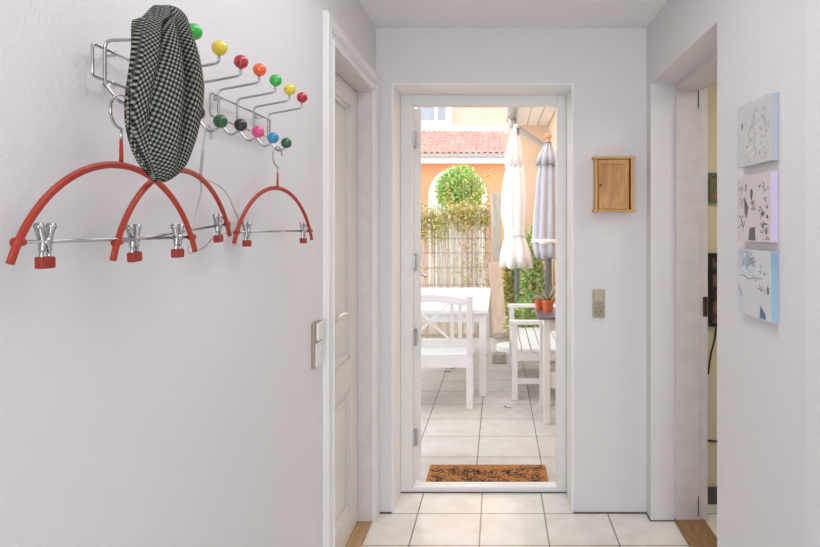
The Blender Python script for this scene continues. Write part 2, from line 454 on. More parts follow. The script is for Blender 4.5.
# ------------------------------------------------------------------ left wall: coat racks
XV, XRL, ZT, ZB = -0.580, -0.588, 1.696, 1.630
YH0, DYH = 0.9416, 0.0954
def make_rack(label, y0, y1, ys, up, low, dz):
    t = thing('coat_rack', label, 'coat rack', (XRL, (y0 + y1) / 2, ZB), 'wire ball coat racks on the left wall')
    b = NB()
    tube(b, round_path([(XRL, y0 + .01, 1.687), (XRL, y0, 1.687), (XRL, y0, 1.640), (XRL, y1, 1.640), (XRL, y1, 1.687), (XRL, y0 + .01, 1.687)], 0.006), 0.0023, 8)
    obj('wire_frame', b, M['chrome'], t, smooth=True)
    for yy in (y0 + 0.055, y1 - 0.055):
        for z in (1.687, 1.640):
            b = NB(); tube(b, [(XL, yy, z), (XRL - 0.001, yy, z)], 0.0055, 12); obj('wall_mount', b, M['nickel'], t, smooth=True)
    for y, cu, cl in zip(ys, up, low):
        b = NB(); zu = -0.014 if y == YH0 else 0.0            # the hook carrying the cap is bent down a little
        path = [(-0.4955, y, 1.728 + zu), (-0.4955, y, 1.7115 + zu), (XV, y, ZT), (XV, y, ZB), (-0.5545, y, 1.6005), (-0.536 - zu * 0.8, y, 1.612), (-0.534 - zu * 0.8, y, 1.6185)]
        tube(b, round_path(path, 0.011, 5), 0.0025, 8)
        h = obj('hook', b, M['chrome'], t, smooth=True)
        for c, p in ((cu, (-0.4945, y, 1.738 + zu)), (cl, (-0.534 - zu * 0.8, y, 1.6235))):
            b = NB(); sphere(b, p, 0.0135); o = obj('ball', b, BALL[c], h, smooth=True)
            o['label'] = {'darkgreen': 'dark green'}.get(c, c) + ' ball knob'
    t.location.z += dz
    return t
YS = [YH0 + i * DYH for i in range(8)]
make_rack('near wire coat rack with coloured balls, half hidden behind the checked cap', 0.925, 1.246, YS[:4],
          ['blue', 'green', 'yellow', 'red'], ['red', 'orange', 'black', 'darkgreen'], -0.002)
make_rack('far wire coat rack with orange, green, yellow and red upper balls beside the door', 1.303, 1.645, YS[4:],
          ['orange', 'green', 'yellow', 'red'], ['black', 'pink', 'blue', 'darkgreen'], 0.006)

# ---- red clip hangers (built once at the origin, hook contact at z = 0)
def make_hanger():
    t = thing('clip_hanger', '', 'hanger', (0, 0, 0), 'red clip hangers on the coat racks')
    b = NB()
    arc = [(math.sin(R(a)) * -0.023, 0, -0.021 - math.cos(R(a)) * 0.025) for a in range(0, 261, 10)]
    tube(b, [(0, 0, -0.066), (0, 0, -0.055)] + arc, 0.0021, 8)
    obj('hook', b, M['chrome'], t, smooth=True)
    b = NB(); tube(b, [(0, 0, -0.100), (0, 0, -0.062)], [0.0032, 0.0024], 10); obj('stem', b, M['red'], t, smooth=True)
    b = NB()
    RA, ZA = 0.2038, -0.100
    pts = [(RA * math.sin(R(a)), 0, ZA - RA * (1 - math.cos(R(a)))) for a in range(-70, 71, 4)]
    tube(b, pts, 0.0052, 12, flat=(0.8, 1.0), ref=(0, 1, 0))
    for s in (-1, 1): tube(b, [(s * 0.186, 0, -0.209), (s * 0.172, 0, -0.209)], [0.0062, 0.0045], 10)
    obj('arm', b, M['red'], t, smooth=True)
    b = NB(); tube(b, [(-0.173, 0, -0.209), (0.173, 0, -0.209)], 0.0025, 8); obj('bar', b, M['chrome'], t, smooth=True)
    for x in (-0.14, 0.14):
        b = NB()
        for s in (-1, 1):
            tube(b, spline([(x + s * 0.0095, 0, -0.189), (x + s * 0.0075, 0, -0.198), (x + s * 0.004, 0, -0.210), (x + s * 0.0055, 0, -0.222), (x + s * 0.006, 0, -0.232)], 4),
                 [0.0062] * 4 + [0.0058] * 4 + [0.005] * 4 + [0.0032] * 5, 8, flat=(0.95, 0.72), ref=(0, 1, 0))
            tube(b, [(x + s * 0.0095, -0.004, -0.190), (x + s * 0.0095, 0.004, -0.190)], 0.0046, 12, ref=(1, 0, 0))
        tube(b, [(x, -0.007, -0.209), (x, 0.007, -0.209)], 0.005, 10, ref=(1, 0, 0))
        c = obj('clip', b, M['chrome'], t, smooth=True)
        b = NB(); box(b, x - 0.011, x + 0.011, -0.006, 0.006, -0.243, -0.228); o = obj('rubber_tip', b, M['rubber'], c, bevel=0.002)
        o['label'] = 'red rubber tip'
    return t
hp = make_hanger()
HZ = 1.6065
hspots = [  # x, y, yaw of local x axis (90 deg = along the wall), roll
    (-0.556, YS[0], 84.5, 0.0, 'red clip hanger nearest the camera, its left end at the picture edge', 1.0, 0.003),
    (-0.562, YS[2] - 0.012, 91.5, -4.0, 'tilted red clip hanger hanging in the middle behind the checked cap', 1.12, 0.012),
    (-0.556, YS[7], 81.5, 0.0, 'red clip hanger nearest the white door, below the blue and green balls', 1.03, 0.009)]
for i, (x, y, yaw, roll, lab, sc, dz) in enumerate(hspots):
    h = hp if i == 0 else copy_tree(hp)
    h.location = (x, y, HZ + dz); h['label'] = lab
    h.rotation_euler = (0, R(roll), R(yaw)); h.scale = (sc, 1, 1)

# ---- bent wire hanger on the last hook of the near rack
wx = -0.558
def W(x, y, X=-0.580): return PX(x, y, X)
t = thing('wire_hanger', 'bent bare wire hanger with twisted neck hanging right of the cap', 'hanger', (wx, YS[3], 1.38))
b = NB()
cy = YS[3]
hk = [(wx, cy + 0.012, 1.588), (wx, cy + 0.0145, 1.598), (wx, cy + 0.010, 1.609), (wx, cy, 1.614), (wx, cy - 0.010, 1.609), (wx, cy - 0.013, 1.598), (wx - .004, cy - 0.010, 1.58), (wx - 0.006, cy - 0.008, 1.565)]
tube(b, spline(hk, 5), 0.0017, 8)
obj('hook', b, M['steel'], t, smooth=True)
neck0, neck1 = Vector((wx - 0.006, cy - 0.008, 1.565)), Vector((wx - 0.012, cy - 0.006, 1.512))
b = NB()
for ph in (0, math.pi):
    tube(b, [neck0.lerp(neck1, k / 40) + Vector((math.cos(k * 0.9 + ph), math.sin(k * 0.9 + ph), 0)) * 0.0019 for k in range(41)], 0.0015, 6)
obj('twisted_neck', b, M['steel'], t, smooth=True)
b = NB()
lp = [neck1, W(201, 193, -.575), W(195, 215), W(190, 233), W(189, 246), W(189.5, 253), W(203, 248), W(213, 238), W(221, 234), W(232, 232, -.583), W(236, 227, -.586), W(238, 219, -.588), W(233, 207, -.586), W(227, 194, -.582), W(217, 184.5, -.575), neck1]
tube(b, spline(lp, 6), 0.0015, 6)
obj('wire_loop', b, M['steel'], t, smooth=True)

# ---- checked flat cap
def cap_material():
    m = bpy.data.materials.new('black_white_check_tweed'); m.use_nodes = True
    nt = m.node_tree; bs = nt.nodes['Principled BSDF']; L = nt.links.new
    uv = nt.nodes.new('ShaderNodeUVMap'); uv.uv_map = 'cloth'
    wv = []
    sep = nt.nodes.new('ShaderNodeSeparateXYZ'); L(uv.outputs['UV'], sep.inputs[0])
    for k in ('X', 'Y'):
        a = nt.nodes.new('ShaderNodeMath'); a.operation = 'FRACT'; L(sep.outputs[k], a.inputs[0])
        c = nt.nodes.new('ShaderNodeMath'); c.operation = 'GREATER_THAN'; c.inputs[1].default_value = 0.52
        L(a.outputs[0], c.inputs[0]); wv.append(c)
    ad = nt.nodes.new('ShaderNodeMath'); ad.operation = 'ADD'; L(wv[0].outputs[0], ad.inputs[0]); L(wv[1].outputs[0], ad.inputs[1])
    dv = nt.nodes.new('ShaderNodeMath'); dv.operation = 'MULTIPLY'; dv.inputs[1].default_value = 0.5; L(ad.outputs[0], dv.inputs[0])
    rp = nt.nodes.new('ShaderNodeValToRGB'); rp.color_ramp.interpolation = 'CONSTANT'
    e = rp.color_ramp.elements; e[0].color = srgb(22, 26, 24); e[1].position = 0.25; e[1].color = srgb(74, 80, 72)
    n = rp.color_ramp.elements.new(0.75); n.color = srgb(156, 156, 145)
    L(dv.outputs[0], rp.inputs['Fac']); L(rp.outputs['Color'], bs.inputs['Base Color'])
    bs.inputs['Roughness'].default_value = 0.95; bs.inputs['Specular IOR Level'].default_value = 0.1
    return m
M['tweed'] = cap_material()
# outline of the cap as it hangs: half widths left/right of a centre line, over its height
cap_rows = [  # photo y, left x, right x
    (5, 154, 170), (8, 150, 174), (12, 146.5, 177), (17, 142, 181), (20, 132, 183), (26, 131, 186), (34, 131, 189), (45, 131, 193), (58, 130, 197), (72, 128, 200), (88, 125.5, 202),
    (105, 124, 201), (122, 124.5, 198), (138, 127.5, 194), (152, 132, 189), (164, 138, 184), (174, 146, 176), (182, 154, 166)]
A0, A1 = Vector((-0.535, 0.872)), Vector((-0.45, 0.940))       # plan positions of its left and right edge
def cap_pt(u, v_row, depth):
    """u 0..1 across at photo row, depth = bulge towards the room"""
    y, xl, xr = v_row
    x = xl + (xr - xl) * u
    f = (x - 127) / 75.0                                       # where it sits along the plan line
    q = A0.lerp(A1, f); p = P(x, y, q.y)
    p = Vector((p.x, p.y, p.z))
    view = (Vector((0, 0, EYE)) - p).normalized()
    return p + (view * 0.75 + Vector((0.5, 0, 0))).normalized() * depth
def lerp_row(s):
    i = min(int(s), len(cap_rows) - 2); f = s - i
    return tuple(a + (c - a) * f for a, c in zip(cap_rows[i], cap_rows[i + 1]))
def build_cap():
    bm = NB(); uvl = bm.loops.layers.uv.new('cloth')
    NU, NV = 40, 56; fr, bk = [], []
    uvs = {}
    for j in range(NV + 1):
        row = lerp_row(j / NV * (len(cap_rows) - 1)); vv = j / NV
        lf_, lb = [], []
        for i in range(NU + 1):
            u = i / NU
            e = max(0.0, 1 - (2 * u - 1) ** 2) ** 0.5 * max(0.0, 1 - (2 * vv - 1) ** 4) ** 0.5
            # folds: a deep soft crease right of centre, a seam fold from the top left, band at the left edge
            cr = -0.030 * math.exp(-((u - 0.60 - 0.07 * math.sin(vv * 3)) / 0.10) ** 2) * math.sin(math.pi * min(1, max(0, (vv - 0.12) / 0.85)))
            seam = -0.011 * math.exp(-((u - (0.12 + 0.40 * (1 - vv) ** 1.3)) / 0.045) ** 2) * (1 if vv < 0.75 else 0.3)
            fold = 0.006 * math.sin(u * 9 + vv * 4) * e
            w = 0.050 * e + (cr + seam) * e + fold
            band = 0.008 * math.exp(-((u - 0.03) / 0.05) ** 2) * (1 if vv > 0.35 else 0.2)
            v1 = bm.verts.new(cap_pt(u, row, w + band)); v2 = bm.verts.new(cap_pt(u, row, 0.55 * w - 0.012 * e))
            shear = (vv * 34 + (0 if u < 0.62 else 3.3 * (u - 0.62)))
            cu = (u - 0.5) * (row[2] - row[1]) / 77 * 26; cv = vv * 58
            uvs[v1] = uvs[v2] = (cu, cv, u - (0.12 + 0.40 * (1 - vv) ** 1.3))
            lf_.append(v1); lb.append(v2)
        fr.append(lf_); bk.append(lb)
    for G, fl in ((fr, False), (bk, True)):
        for j in range(NV):
            for i in range(NU):
                q = [G[j][i], G[j][i + 1], G[j + 1][i + 1], G[j + 1][i]]
                bm.faces.new(q[::-1] if fl else q)
    for j in range(NV):
        bm.faces.new((fr[j][0], fr[j + 1][0], bk[j + 1][0], bk[j][0])); bm.faces.new((fr[j][NU], bk[j][NU], bk[j + 1][NU], fr[j + 1][NU]))
    for i in range(NU):
        bm.faces.new((fr[0][i], bk[0][i], bk[0][i + 1], fr[0][i + 1])); bm.faces.new((fr[NV][i], fr[NV][i + 1], bk[NV][i + 1], bk[NV][i]))
    for f in bm.faces:
        a = R(30 if sum(uvs[l.vert][2] for l in f.loops) < 0 else -22)
        for l in f.loops:
            cu, cv, _ = uvs[l.vert]; l[uvl].uv = (cu * math.cos(a) - cv * math.sin(a), cu * math.sin(a) + cv * math.cos(a))
    return bm
capt = thing('flat_cap', 'black and white checked flat cap hung over the near coat rack', 'cap', (-0.50, 0.955, 1.48))
obj('crown', build_cap(), M['tweed'], capt, smooth=True)
b = NB(); uvl = b.loops.layers.uv.new('cloth')                   # stiff brim edge showing under the crown
pts = [cap_pt(0.0, lerp_row(s), 0.010) for s in (8, 9.5, 11, 12, 13, 14, 15, 16.2)]
tube(b, spline([p + Vector((0.003, 0.002, 0)) for p in pts], 5), [0.001 + 0.0040 * math.sin(math.pi * k / 35) ** 0.6 if 0 < k < 35 else 0.001 for k in range(36)], 10)
for f in b.faces:
    for l in f.loops: l[uvl].uv = (l.vert.co.z * 160, (l.vert.co.y + l.vert.co.x) * 160)
obj('brim', b, M['tweed'], capt, smooth=True)

# ---- switch beside the left door
t = thing('light_switch', 'white two-part light switch beside the left door frame', 'light switch', (XL, 2.115, 1.03))
b = NB(); box(b, XL, XL + 0.012, 2.062, 2.142, 0.958, 1.106); obj('housing', b, M['beige_d'], t, bevel=0.003)['label'] = 'grey housing'
b = NB(); box(b, XL + 0.012, XL + 0.021, 2.072, 2.134, 1.045, 1.103); obj('rocker', b, M['gloss'], t, bevel=0.004)
b = NB(); box(b, XL + 0.012, XL + 0.016, 2.068, 2.136, 0.962, 1.038)
for z in (1.012, 0.99): tube(b, [(XL + 0.014, 2.10 + (z - 1.0) * 0.9, z), (XL + 0.0175, 2.10 + (z - 1.0) * 0.9, z)], 0.004, 10)
obj('socket_face', b, M['gloss'], t, bevel=0.002)

# ------------------------------------------------------------------ far wall: key cabinet and switch
c0, c1 = P(593.2, 212, YF), P(631.5, 158, YF)
x0, x1, z0, z1 = c0.x, c1.x, c0.z, c1.z
D = 0.055
t = thing('key_cabinet', 'small knotty pine key cabinet hanging right of the garden door', 'cabinet', ((x0 + x1) / 2, YF, z0))
b = NB()
box(b, x0, x0 + 0.014, YF - D, YF, z0 + 0.010, z1 - 0.010); box(b, x1 - 0.014, x1, YF - D, YF, z0 + 0.010, z1 - 0.010)
box(b, x0 + 0.014, x1 - 0.014, YF - 0.006, YF, z0 + 0.010, z1 - 0.010)
obj('case', b, M['cab_a'], t, bevel=0.001)
for zz, nm in ((z1 - 0.010, 'top_board'), (z0, 'bottom_board')):
    b = NB(); box(b, x0 - 0.008, x1 + 0.008, YF - D - 0.008, YF, zz, zz + 0.011); obj(nm, b, M['cab_a'], t, bevel=0.002)
b = NB()
da, db, dz0, dz1 = x0 + 0.017, x1 - 0.024, z0 + 0.013, z1 - 0.013
box(b, da, da + 0.020, YF - D - 0.002, YF - D + 0.014, dz0, dz1); box(b, db - 0.020, db, YF - D - 0.002, YF - D + 0.014, dz0, dz1)
box(b, da + 0.02, db - 0.02, YF - D - 0.002, YF - D + 0.014, dz0, dz0 + 0.022); box(b, da + 0.02, db - 0.02, YF - D - 0.002, YF - D + 0.014, dz1 - 0.022, dz1)
dr = obj('door', b, M['cab_b'], t, bevel=0.001)
b = NB(); box(b, da + 0.02, db - 0.02, YF - D + 0.003, YF - D + 0.010, dz0 + 0.022, dz1 - 0.022); obj('panel', b, M['cab_b'], dr)
b = NB(); tube(b, [(da + 0.010, YF - D - 0.002, (z0 + z1) / 2 - 0.004), (da + 0.010, YF - D - 0.008, (z0 + z1) / 2 - 0.004)], 0.0055, 12); obj('knob', b, wood_mat('dark_knob', srgb(130, 80, 44), srgb(110, 64, 34)), dr, smooth=True)

c0, c1 = P(592.3, 317.5, YF), P(604.8, 289.3, YF)
x0, x1, z0, z1 = c0.x, c1.x, c0.z, c1.z; xm = (x0 + x1) / 2
t = thing('wall_socket', 'beige switch and socket plate on the wall below the key cabinet', 'wall socket', (xm, YF, z0))
b = NB(); box(b, x0, x1, YF - 0.010, YF, z0, z1); obj('plate', b, M['beige'], t, bevel=0.003)
b = NB(); box(b, x0 + 0.007, x1 - 0.007, YF - 0.016, YF - 0.010, z0 + 0.082, z1 - 0.010); obj('rocker', b, M['beige'], t, bevel=0.003)
b = NB(); box(b, x0 + 0.006, x1 - 0.006, YF - 0.0125, YF - 0.010, z0 + 0.006, z0 + 0.048)
box(b, x0 + 0.006, x1 - 0.006, YF - 0.0125, YF - 0.010, z0 + 0.052, z0 + 0.074)
obj('socket_face', b, M['beige_d'], t, bevel=0.001)
b = NB()
for dx, z in ((-0.010, z0 + 0.030), (0.010, z0 + 0.030), (0, z0 + 0.014)):
    tube(b, [(xm + dx, YF - 0.0122, z), (xm + dx, YF - 0.0132, z)], 0.0036, 10)
obj('socket_hole', b, M['black'], t)

# ------------------------------------------------------------------ right wall: three small canvases
XCF = XR - 0.022
def canvas(label, ytop, ybot, ymid_px, edge_col, body_col, col2, strokes, roll):
    Yn, Yfar = XCF * F / (770.5 - CX), XCF * F / (737.5 - CX)
    z1 = EYE - (ytop - CY) / F * Yfar; z0 = EYE - (ybot - CY) / F * Yfar
    t = thing('canvas_painting', label, 'painting', (XR, (Yn + Yfar) / 2, z0), 'small unframed canvases on the right wall')
    b = NB(); box(b, XCF + 0.0008, XR - 0.002, Yn - 0.0006, Yn, z0 + 0.001, z1 - 0.001)
    obj('painted_edge', b, edge_col, t)
    b = NB(); box(b, XCF, XR - 0.001, Yn, Yfar, z0, z1)
    ms = []
    for nm, m, lines in strokes:
        ms.append(m); n0 = len(b.faces)
        for w, pts in lines:
            pp = [Vector((XCF - 0.0003, Yfar + (Yn - Yfar) * u, z1 - (z1 - z0) * v)) for u, v in pts]
            if w == 0:
                vs = [b.verts.new(p) for p in pp]; vt = [b.verts.new(p + Vector((0.0004, 0, 0))) for p in pp]
                b.faces.new(vs); b.faces.new(vt[::-1])
                for i in range(len(vs)): b.faces.new((vs[i], vs[(i + 1) % len(vs)], vt[(i + 1) % len(vs)], vt[i]))
            else:
                for p, q in zip(pp, pp[1:]): bar(b, p, q, w * 0.7, 0.0005, up=(1, 0, 0))
        b.faces.ensure_lookup_table()
        for f in b.faces[n0:]: f.material_index = len(ms)
    c = obj('canvas', b, mat('canvas_paint', body_col, 0.8, col2=col2, vscale=16, bump=0.3, bscale=300), t)
    for m in ms: c.data.materials.append(m)
    return t
ink = mat('ink_strokes', srgb(112, 106, 106), 0.8); gry = mat('grey_strokes', srgb(176, 176, 178), 0.8, var=0.2, vscale=60)
blu = mat('blue_strokes', srgb(176, 198, 212), 0.8, var=0.2, vscale=60); wht = mat('white_impasto', srgb(225, 225, 222), 0.8)
drk = mat('dark_blue_paint', srgb(96, 124, 150), 0.8)
rnd = random.Random(3)
def scr(n, u0, u1, v0, v1, w, k=3, step=0.05):
    out = []
    for _ in range(n):
        u, v = rnd.uniform(u0, u1), rnd.uniform(v0, v1); pts = [(u, v)]
        for _ in range(k):
            u = min(max(u + rnd.uniform(-step, step), 0.03), 0.97); v = min(max(v + rnd.uniform(-step, step), 0.03), 0.97); pts.append((u, v))
        out.append((w, pts))
    return out
canvas('topmost of the three canvases, pale grey-white with faint scratches', 108.5, 168, 0,
       mat('blue_grey_edge', srgb(184, 184, 196), 0.8, col2=srgb(166, 186, 198), vscale=9), srgb(212, 208, 206), srgb(200, 206, 208),
       [('brush_stroke', ink, [(0, [(0.13, 0.30), (0.17, 0.28), (0.19, 0.36), (0.15, 0.40)])] + scr(4, 0.2, 0.8, 0.55, 0.85, 0.0015)),
        ('scratch_lines', gry, scr(26, 0.3, 0.95, 0.15, 0.9, 0.002, 3, 0.09)), ('impasto', wht, [(0.008, [(0.42, 0.86), (0.6, 0.8), (0.85, 0.72)]), (0.006, [(0.3, 0.75), (0.5, 0.7)])])], 0)
canvas('middle of the three canvases, pale pink with dark figure-like marks', 178, 240.5, 0,
       mat('lilac_edge', srgb(196, 186, 216), 0.8, col2=srgb(206, 198, 222), vscale=9), srgb(214, 204, 204), srgb(218, 210, 214),
       [('dark_marks', ink, [(0, [(0.22, 0.33), (0.27, 0.36), (0.36, 0.48), (0.30, 0.66), (0.24, 0.55)]), (0, [(0.42, 0.22), (0.48, 0.20), (0.50, 0.28), (0.46, 0.40), (0.42, 0.32)]),
                             (0, [(0.40, 0.80), (0.56, 0.78), (0.58, 0.985), (0.36, 0.985)]), (0, [(0.27, 0.12), (0.30, 0.11), (0.29, 0.22), (0.26, 0.22)]), (0, [(0.66, 0.17), (0.72, 0.17), (0.70, 0.22)]),
                             (0, [(0.10, 0.60), (0.14, 0.66), (0.22, 0.78), (0.18, 0.80)])]
                            + scr(22, 0.68, 0.95, 0.4, 0.9, 0.0035) + scr(8, 0.05, 0.25, 0.55, 0.85, 0.002) + scr(6, 0.45, 0.56, 0.4, 0.55, 0.003) + scr(7, 0.78, 0.96, 0.93, 0.97, 0.002, 3, 0.02) + scr(6, 0.8, 0.9, 0.2, 0.4, 0.0015)),
        ('faint_lines', gry, scr(16, 0.03, 0.2, 0.1, 0.6, 0.0015, 3, 0.08))], 0)
canvas('lowest of the three canvases, white with light blue edge and landscape lines', 248.5, 311, 0,
       mat('sky_blue_edge', srgb(158, 186, 208), 0.8, col2=srgb(136, 166, 194), vscale=12), srgb(216, 214, 214), srgb(206, 216, 224),
       [('line_drawing', ink, [(0.0025, [(0.08, 0.42), (0.2, 0.40), (0.36, 0.45), (0.5, 0.43), (0.56, 0.40), (0.66, 0.42), (0.76, 0.40)]), (0, [(0.9, 0.52), (0.95, 0.51), (0.96, 0.61), (0.92, 0.62)])]
         + scr(5, 0.70, 0.82, 0.22, 0.34, 0.002, 3, 0.03) + scr(3, 0.5, 0.6, 0.39, 0.44, 0.003, 2, 0.03) + scr(6, 0.7, 0.9, 0.5, 0.62, 0.0015) + scr(4, 0.35, 0.55, 0.12, 0.2, 0.002)),
        ('blue_wash', blu, scr(30, 0.05, 0.6, 0.05, 0.25, 0.0015, 4, 0.1) + scr(8, 0.05, 0.15, 0.55, 0.7, 0.002)),
        ('blue_corner', drk, [(0, [(0.72, 0.80), (0.86, 0.90), (0.88, 0.985), (0.70, 0.985)])])], 0)

# ------------------------------------------------------------------ side room things seen through the slit
YS_ = 3.27
def picture(label, xl, xr, yt, yb, fm, im):
    a, c = P(xl, yb, YS_), P(xr, yt, YS_)
    t = thing('framed_picture', label, 'picture', ((a.x + c.x) / 2, YS_, a.z))
    b = NB(); f = 0.018
    box(b, a.x, c.x, YS_ - 0.02, YS_, a.z, a.z + f); box(b, a.x, c.x, YS_ - 0.02, YS_, c.z - f, c.z)
    box(b, a.x, a.x + f, YS_ - 0.02, YS_, a.z + f, c.z - f); box(b, c.x - f, c.x, YS_ - 0.02, YS_, a.z + f, c.z - f)
    obj('frame', b, fm, t, bevel=0.001)
    b = NB(); box(b, a.x + f, c.x - f, YS_ - 0.010, YS_ - 0.001, a.z + f, c.z - f); obj('image', b, im, t)
picture('small red and green picture high on the side room wall', 708.5, 738, 173, 203, mat('pale_green_frame', srgb(96, 110, 84), 0.6),
        mat('red_green_picture', srgb(196, 96, 62), 0.6, col2=srgb(70, 110, 66), vscale=18))
picture('black framed picture on the side room wall above the cord', 708, 746, 253, 326, M['black'],
        mat('dim_portrait', srgb(150, 110, 74), 0.6, col2=srgb(36, 30, 26), vscale=22))
b = NB(); tube(b, spline([P(716.5, 322, YS_ - 0.006), P(715, 338, YS_ - 0.006), P(711.5, 352, YS_ - 0.006), P(709.3, 366, YS_ - 0.006), P(708.6, 374, YS_ - 0.006)], 6), 0.004, 8)
tag(obj('power_cord', b, M['black'], smooth=True), 'black cord hanging below the black framed picture in the side room', 'cord')
b = NB(); tube(b, [P(706.5, 440.5, YS_ - 0.005), P(724, 442, YS_ - 0.005)], 0.005, 8)
tag(obj('metal_rail', b, M['dark'], smooth=True), 'thin dark rail low on the side room wall', 'rail')
a, c = P(706, 502.9, YS_), P(716, 486.5, YS_)
b = NB(); box(b, a.x, 2.5, YS_ - 0.015, YS_, 0.0, c.z); struct('baseboard_side', b, mat('grey_skirting', srgb(86, 86, 84), 0.6))

# ------------------------------------------------------------------ outside: ground
ZG = -0.07
b = NB(); box(b, -4, 0.74, 3.50, 8.5, ZG - 0.1, ZG); o = struct('patio', b, M['patio'])
b = NB(); box(b, -9, 9, 8.5, 26, ZG - 0.12, ZG - 0.02); o = struct('garden_ground', b, M['soil'])

# ---- doormat
coir = mat('coir', srgb(186, 128, 68), 0.95, col2=srgb(148, 94, 48), vscale=50, bump=1.0, bscale=420)
prnt = mat('mat_print', srgb(58, 44, 34), 0.95, bump=0.8, bscale=420)
b = NB(); mx0, mx1, my0, my1 = -0.418, 0.292, 3.50, 3.945
box(b, mx0, mx1, my0, my1, ZG, ZG + 0.016)
dm = obj('doormat', b, coir, origin=((mx0 + mx1) / 2, (my0 + my1) / 2, ZG), bevel=0.004)
tag(dm, 'brown coir doormat with dark floral print outside the door', 'doormat')
b = NB(); rr = random.Random(11)
for k in range(24):
    cx_, cy_ = mx0 + 0.07 + (k % 8) * 0.082 + rr.uniform(-.02, .02), 3.66 + (0.02 + 0.085 * (k // 8)) + rr.uniform(-.03, .04)
    for a in range(rr.randint(4, 6)):
        th = a * 1.15 + rr.random(); pts = []
        for s in range(8):
            q = s / 7; th2 = th + q * 1.6 * (1 if k % 2 else -1); rad = 0.008 + 0.042 * q
            pts.append((min(max(cx_ + math.cos(th2) * rad, mx0 + .012), mx1 - .012), min(max(cy_ + math.sin(th2) * rad, my0 + .012), my1 - .012), ZG + 0.0163))
        for p, q in zip(pts, pts[1:]):
            if (Vector(p) - Vector(q)).length > 1e-4: bar(b, p, q, 0.006, 0.0012)
    bmesh.ops.create_cone(b, cap_ends=True, segments=10, radius1=0.011, radius2=0.011, depth=0.0012, matrix=Matrix.Translation((cx_, cy_, ZG + 0.0163)))
obj('floral_print', b, prnt, dm)['label'] = 'dark printed flowers'

# ---- long white table, chair in front of it, bench
def bx(x0, x1, y0, y1, z0, z1):
    b = NB(); box(b, x0, x1, y0, y1, z0, z1); return b
WW = M['wht_wood']
t = thing('garden_table', 'long white garden table behind the cross-back chair', 'table', (-0.54, 6.55, ZG))
obj('tabletop', bx(-1.00, -0.085, 5.55, 7.55, 0.655, 0.69), WW, t, bevel=0.004)
b = NB(); box(b, -0.97, -0.115, 5.60, 5.625, 0.575, 0.655); box(b, -0.97, -0.115, 7.475, 7.50, 0.575, 0.655)
box(b, -0.97, -0.945, 5.625, 7.475, 0.575, 0.655); box(b, -0.14, -0.115, 5.625, 7.475, 0.575, 0.655)
obj('apron', b, WW, t)
for x in (-0.975, -0.165):
    for y in (5.585, 7.45): obj('leg', bx(x, x + 0.065, y, y + 0.065, ZG, 0.655), WW, t, bevel=0.003)

t = thing('garden_chair', 'white wooden garden chair with crossed back at the table end', 'chair', (-0.56, 5.45, ZG))
cxl, cxr, yb = -0.90, -0.205, 5.215
def stile(x):
    b = NB(); bar(b, (x, yb, ZG), (x, yb, 0.34), 0.055, 0.05, (0, 1, 0)); bar(b, (x, yb, 0.34), (x, yb - 0.07, 0.855), 0.05, 0.045, (0, 1, 0)); return b
for x in (cxl + 0.025, cxr - 0.025): obj('back_leg', stile(x), WW, t, bevel=0.003)
for x in (cxl + 0.025, cxr - 0.025): obj('front_leg', bx(x - 0.025, x + 0.025, 5.62, 5.67, ZG, 0.33), WW, t, bevel=0.003)
def yat(z): return yb - 0.07 * (z - 0.34) / 0.515
L0, L1 = cxl + 0.05, cxr - 0.05; xm = (L0 + L1) / 2
b = NB()
n = 16
for k in range(n):
    u0, u1 = k / n, (k + 1) / n
    za, zb = 0.80 + 0.035 * math.sin(math.pi * u0), 0.80 + 0.035 * math.sin(math.pi * u1)
    bar(b, (L0 + (L1 - L0) * u0, yat(0.8), za), (L0 + (L1 - L0) * u1, yat(0.8), zb), 0.026, 0.06)
obj('top_rail', b, WW, t)
b = NB(); bar(b, (L0, yat(0.465), 0.465), (L1, yat(0.465), 0.465), 0.026, 0.055); obj('lower_rail', b, WW, t)
b = NB()
bw = 0.16
for s in (-1, 1): bar(b, (xm - s * bw, yat(0.5), 0.495), (xm + s * bw, yat(0.78), 0.795), 0.016, 0.035, (0, 1, 0))
obj('cross_brace', b, WW, t)
for x in (xm - bw - 0.02, xm + bw + 0.02, xm - bw - 0.085, xm + bw + 0.085):
    b = NB(); bar(b, (x, yat(0.49), 0.49), (x, yat(0.8), 0.80), 0.030, 0.018, (0, 1, 0)); obj('back_slat', b, WW, t)
b = NB()
for k in range(6): box(b, cxl, cxr, 5.19 + 0.03 + k * 0.078, 5.19 + 0.03 + k * 0.078 + 0.070, 0.345, 0.365)
obj('seat', b, WW, t)
b = NB(); box(b, L0, L1, 5.205, 5.228, 0.265, 0.345); box(b, L0, L1, 5.635, 5.658, 0.265, 0.345)
for x in (cxl + 0.012, cxr - 0.037): box(b, x, x + 0.025, 5.23, 5.63, 0.265, 0.345)
obj('seat_frame', b, WW, t)

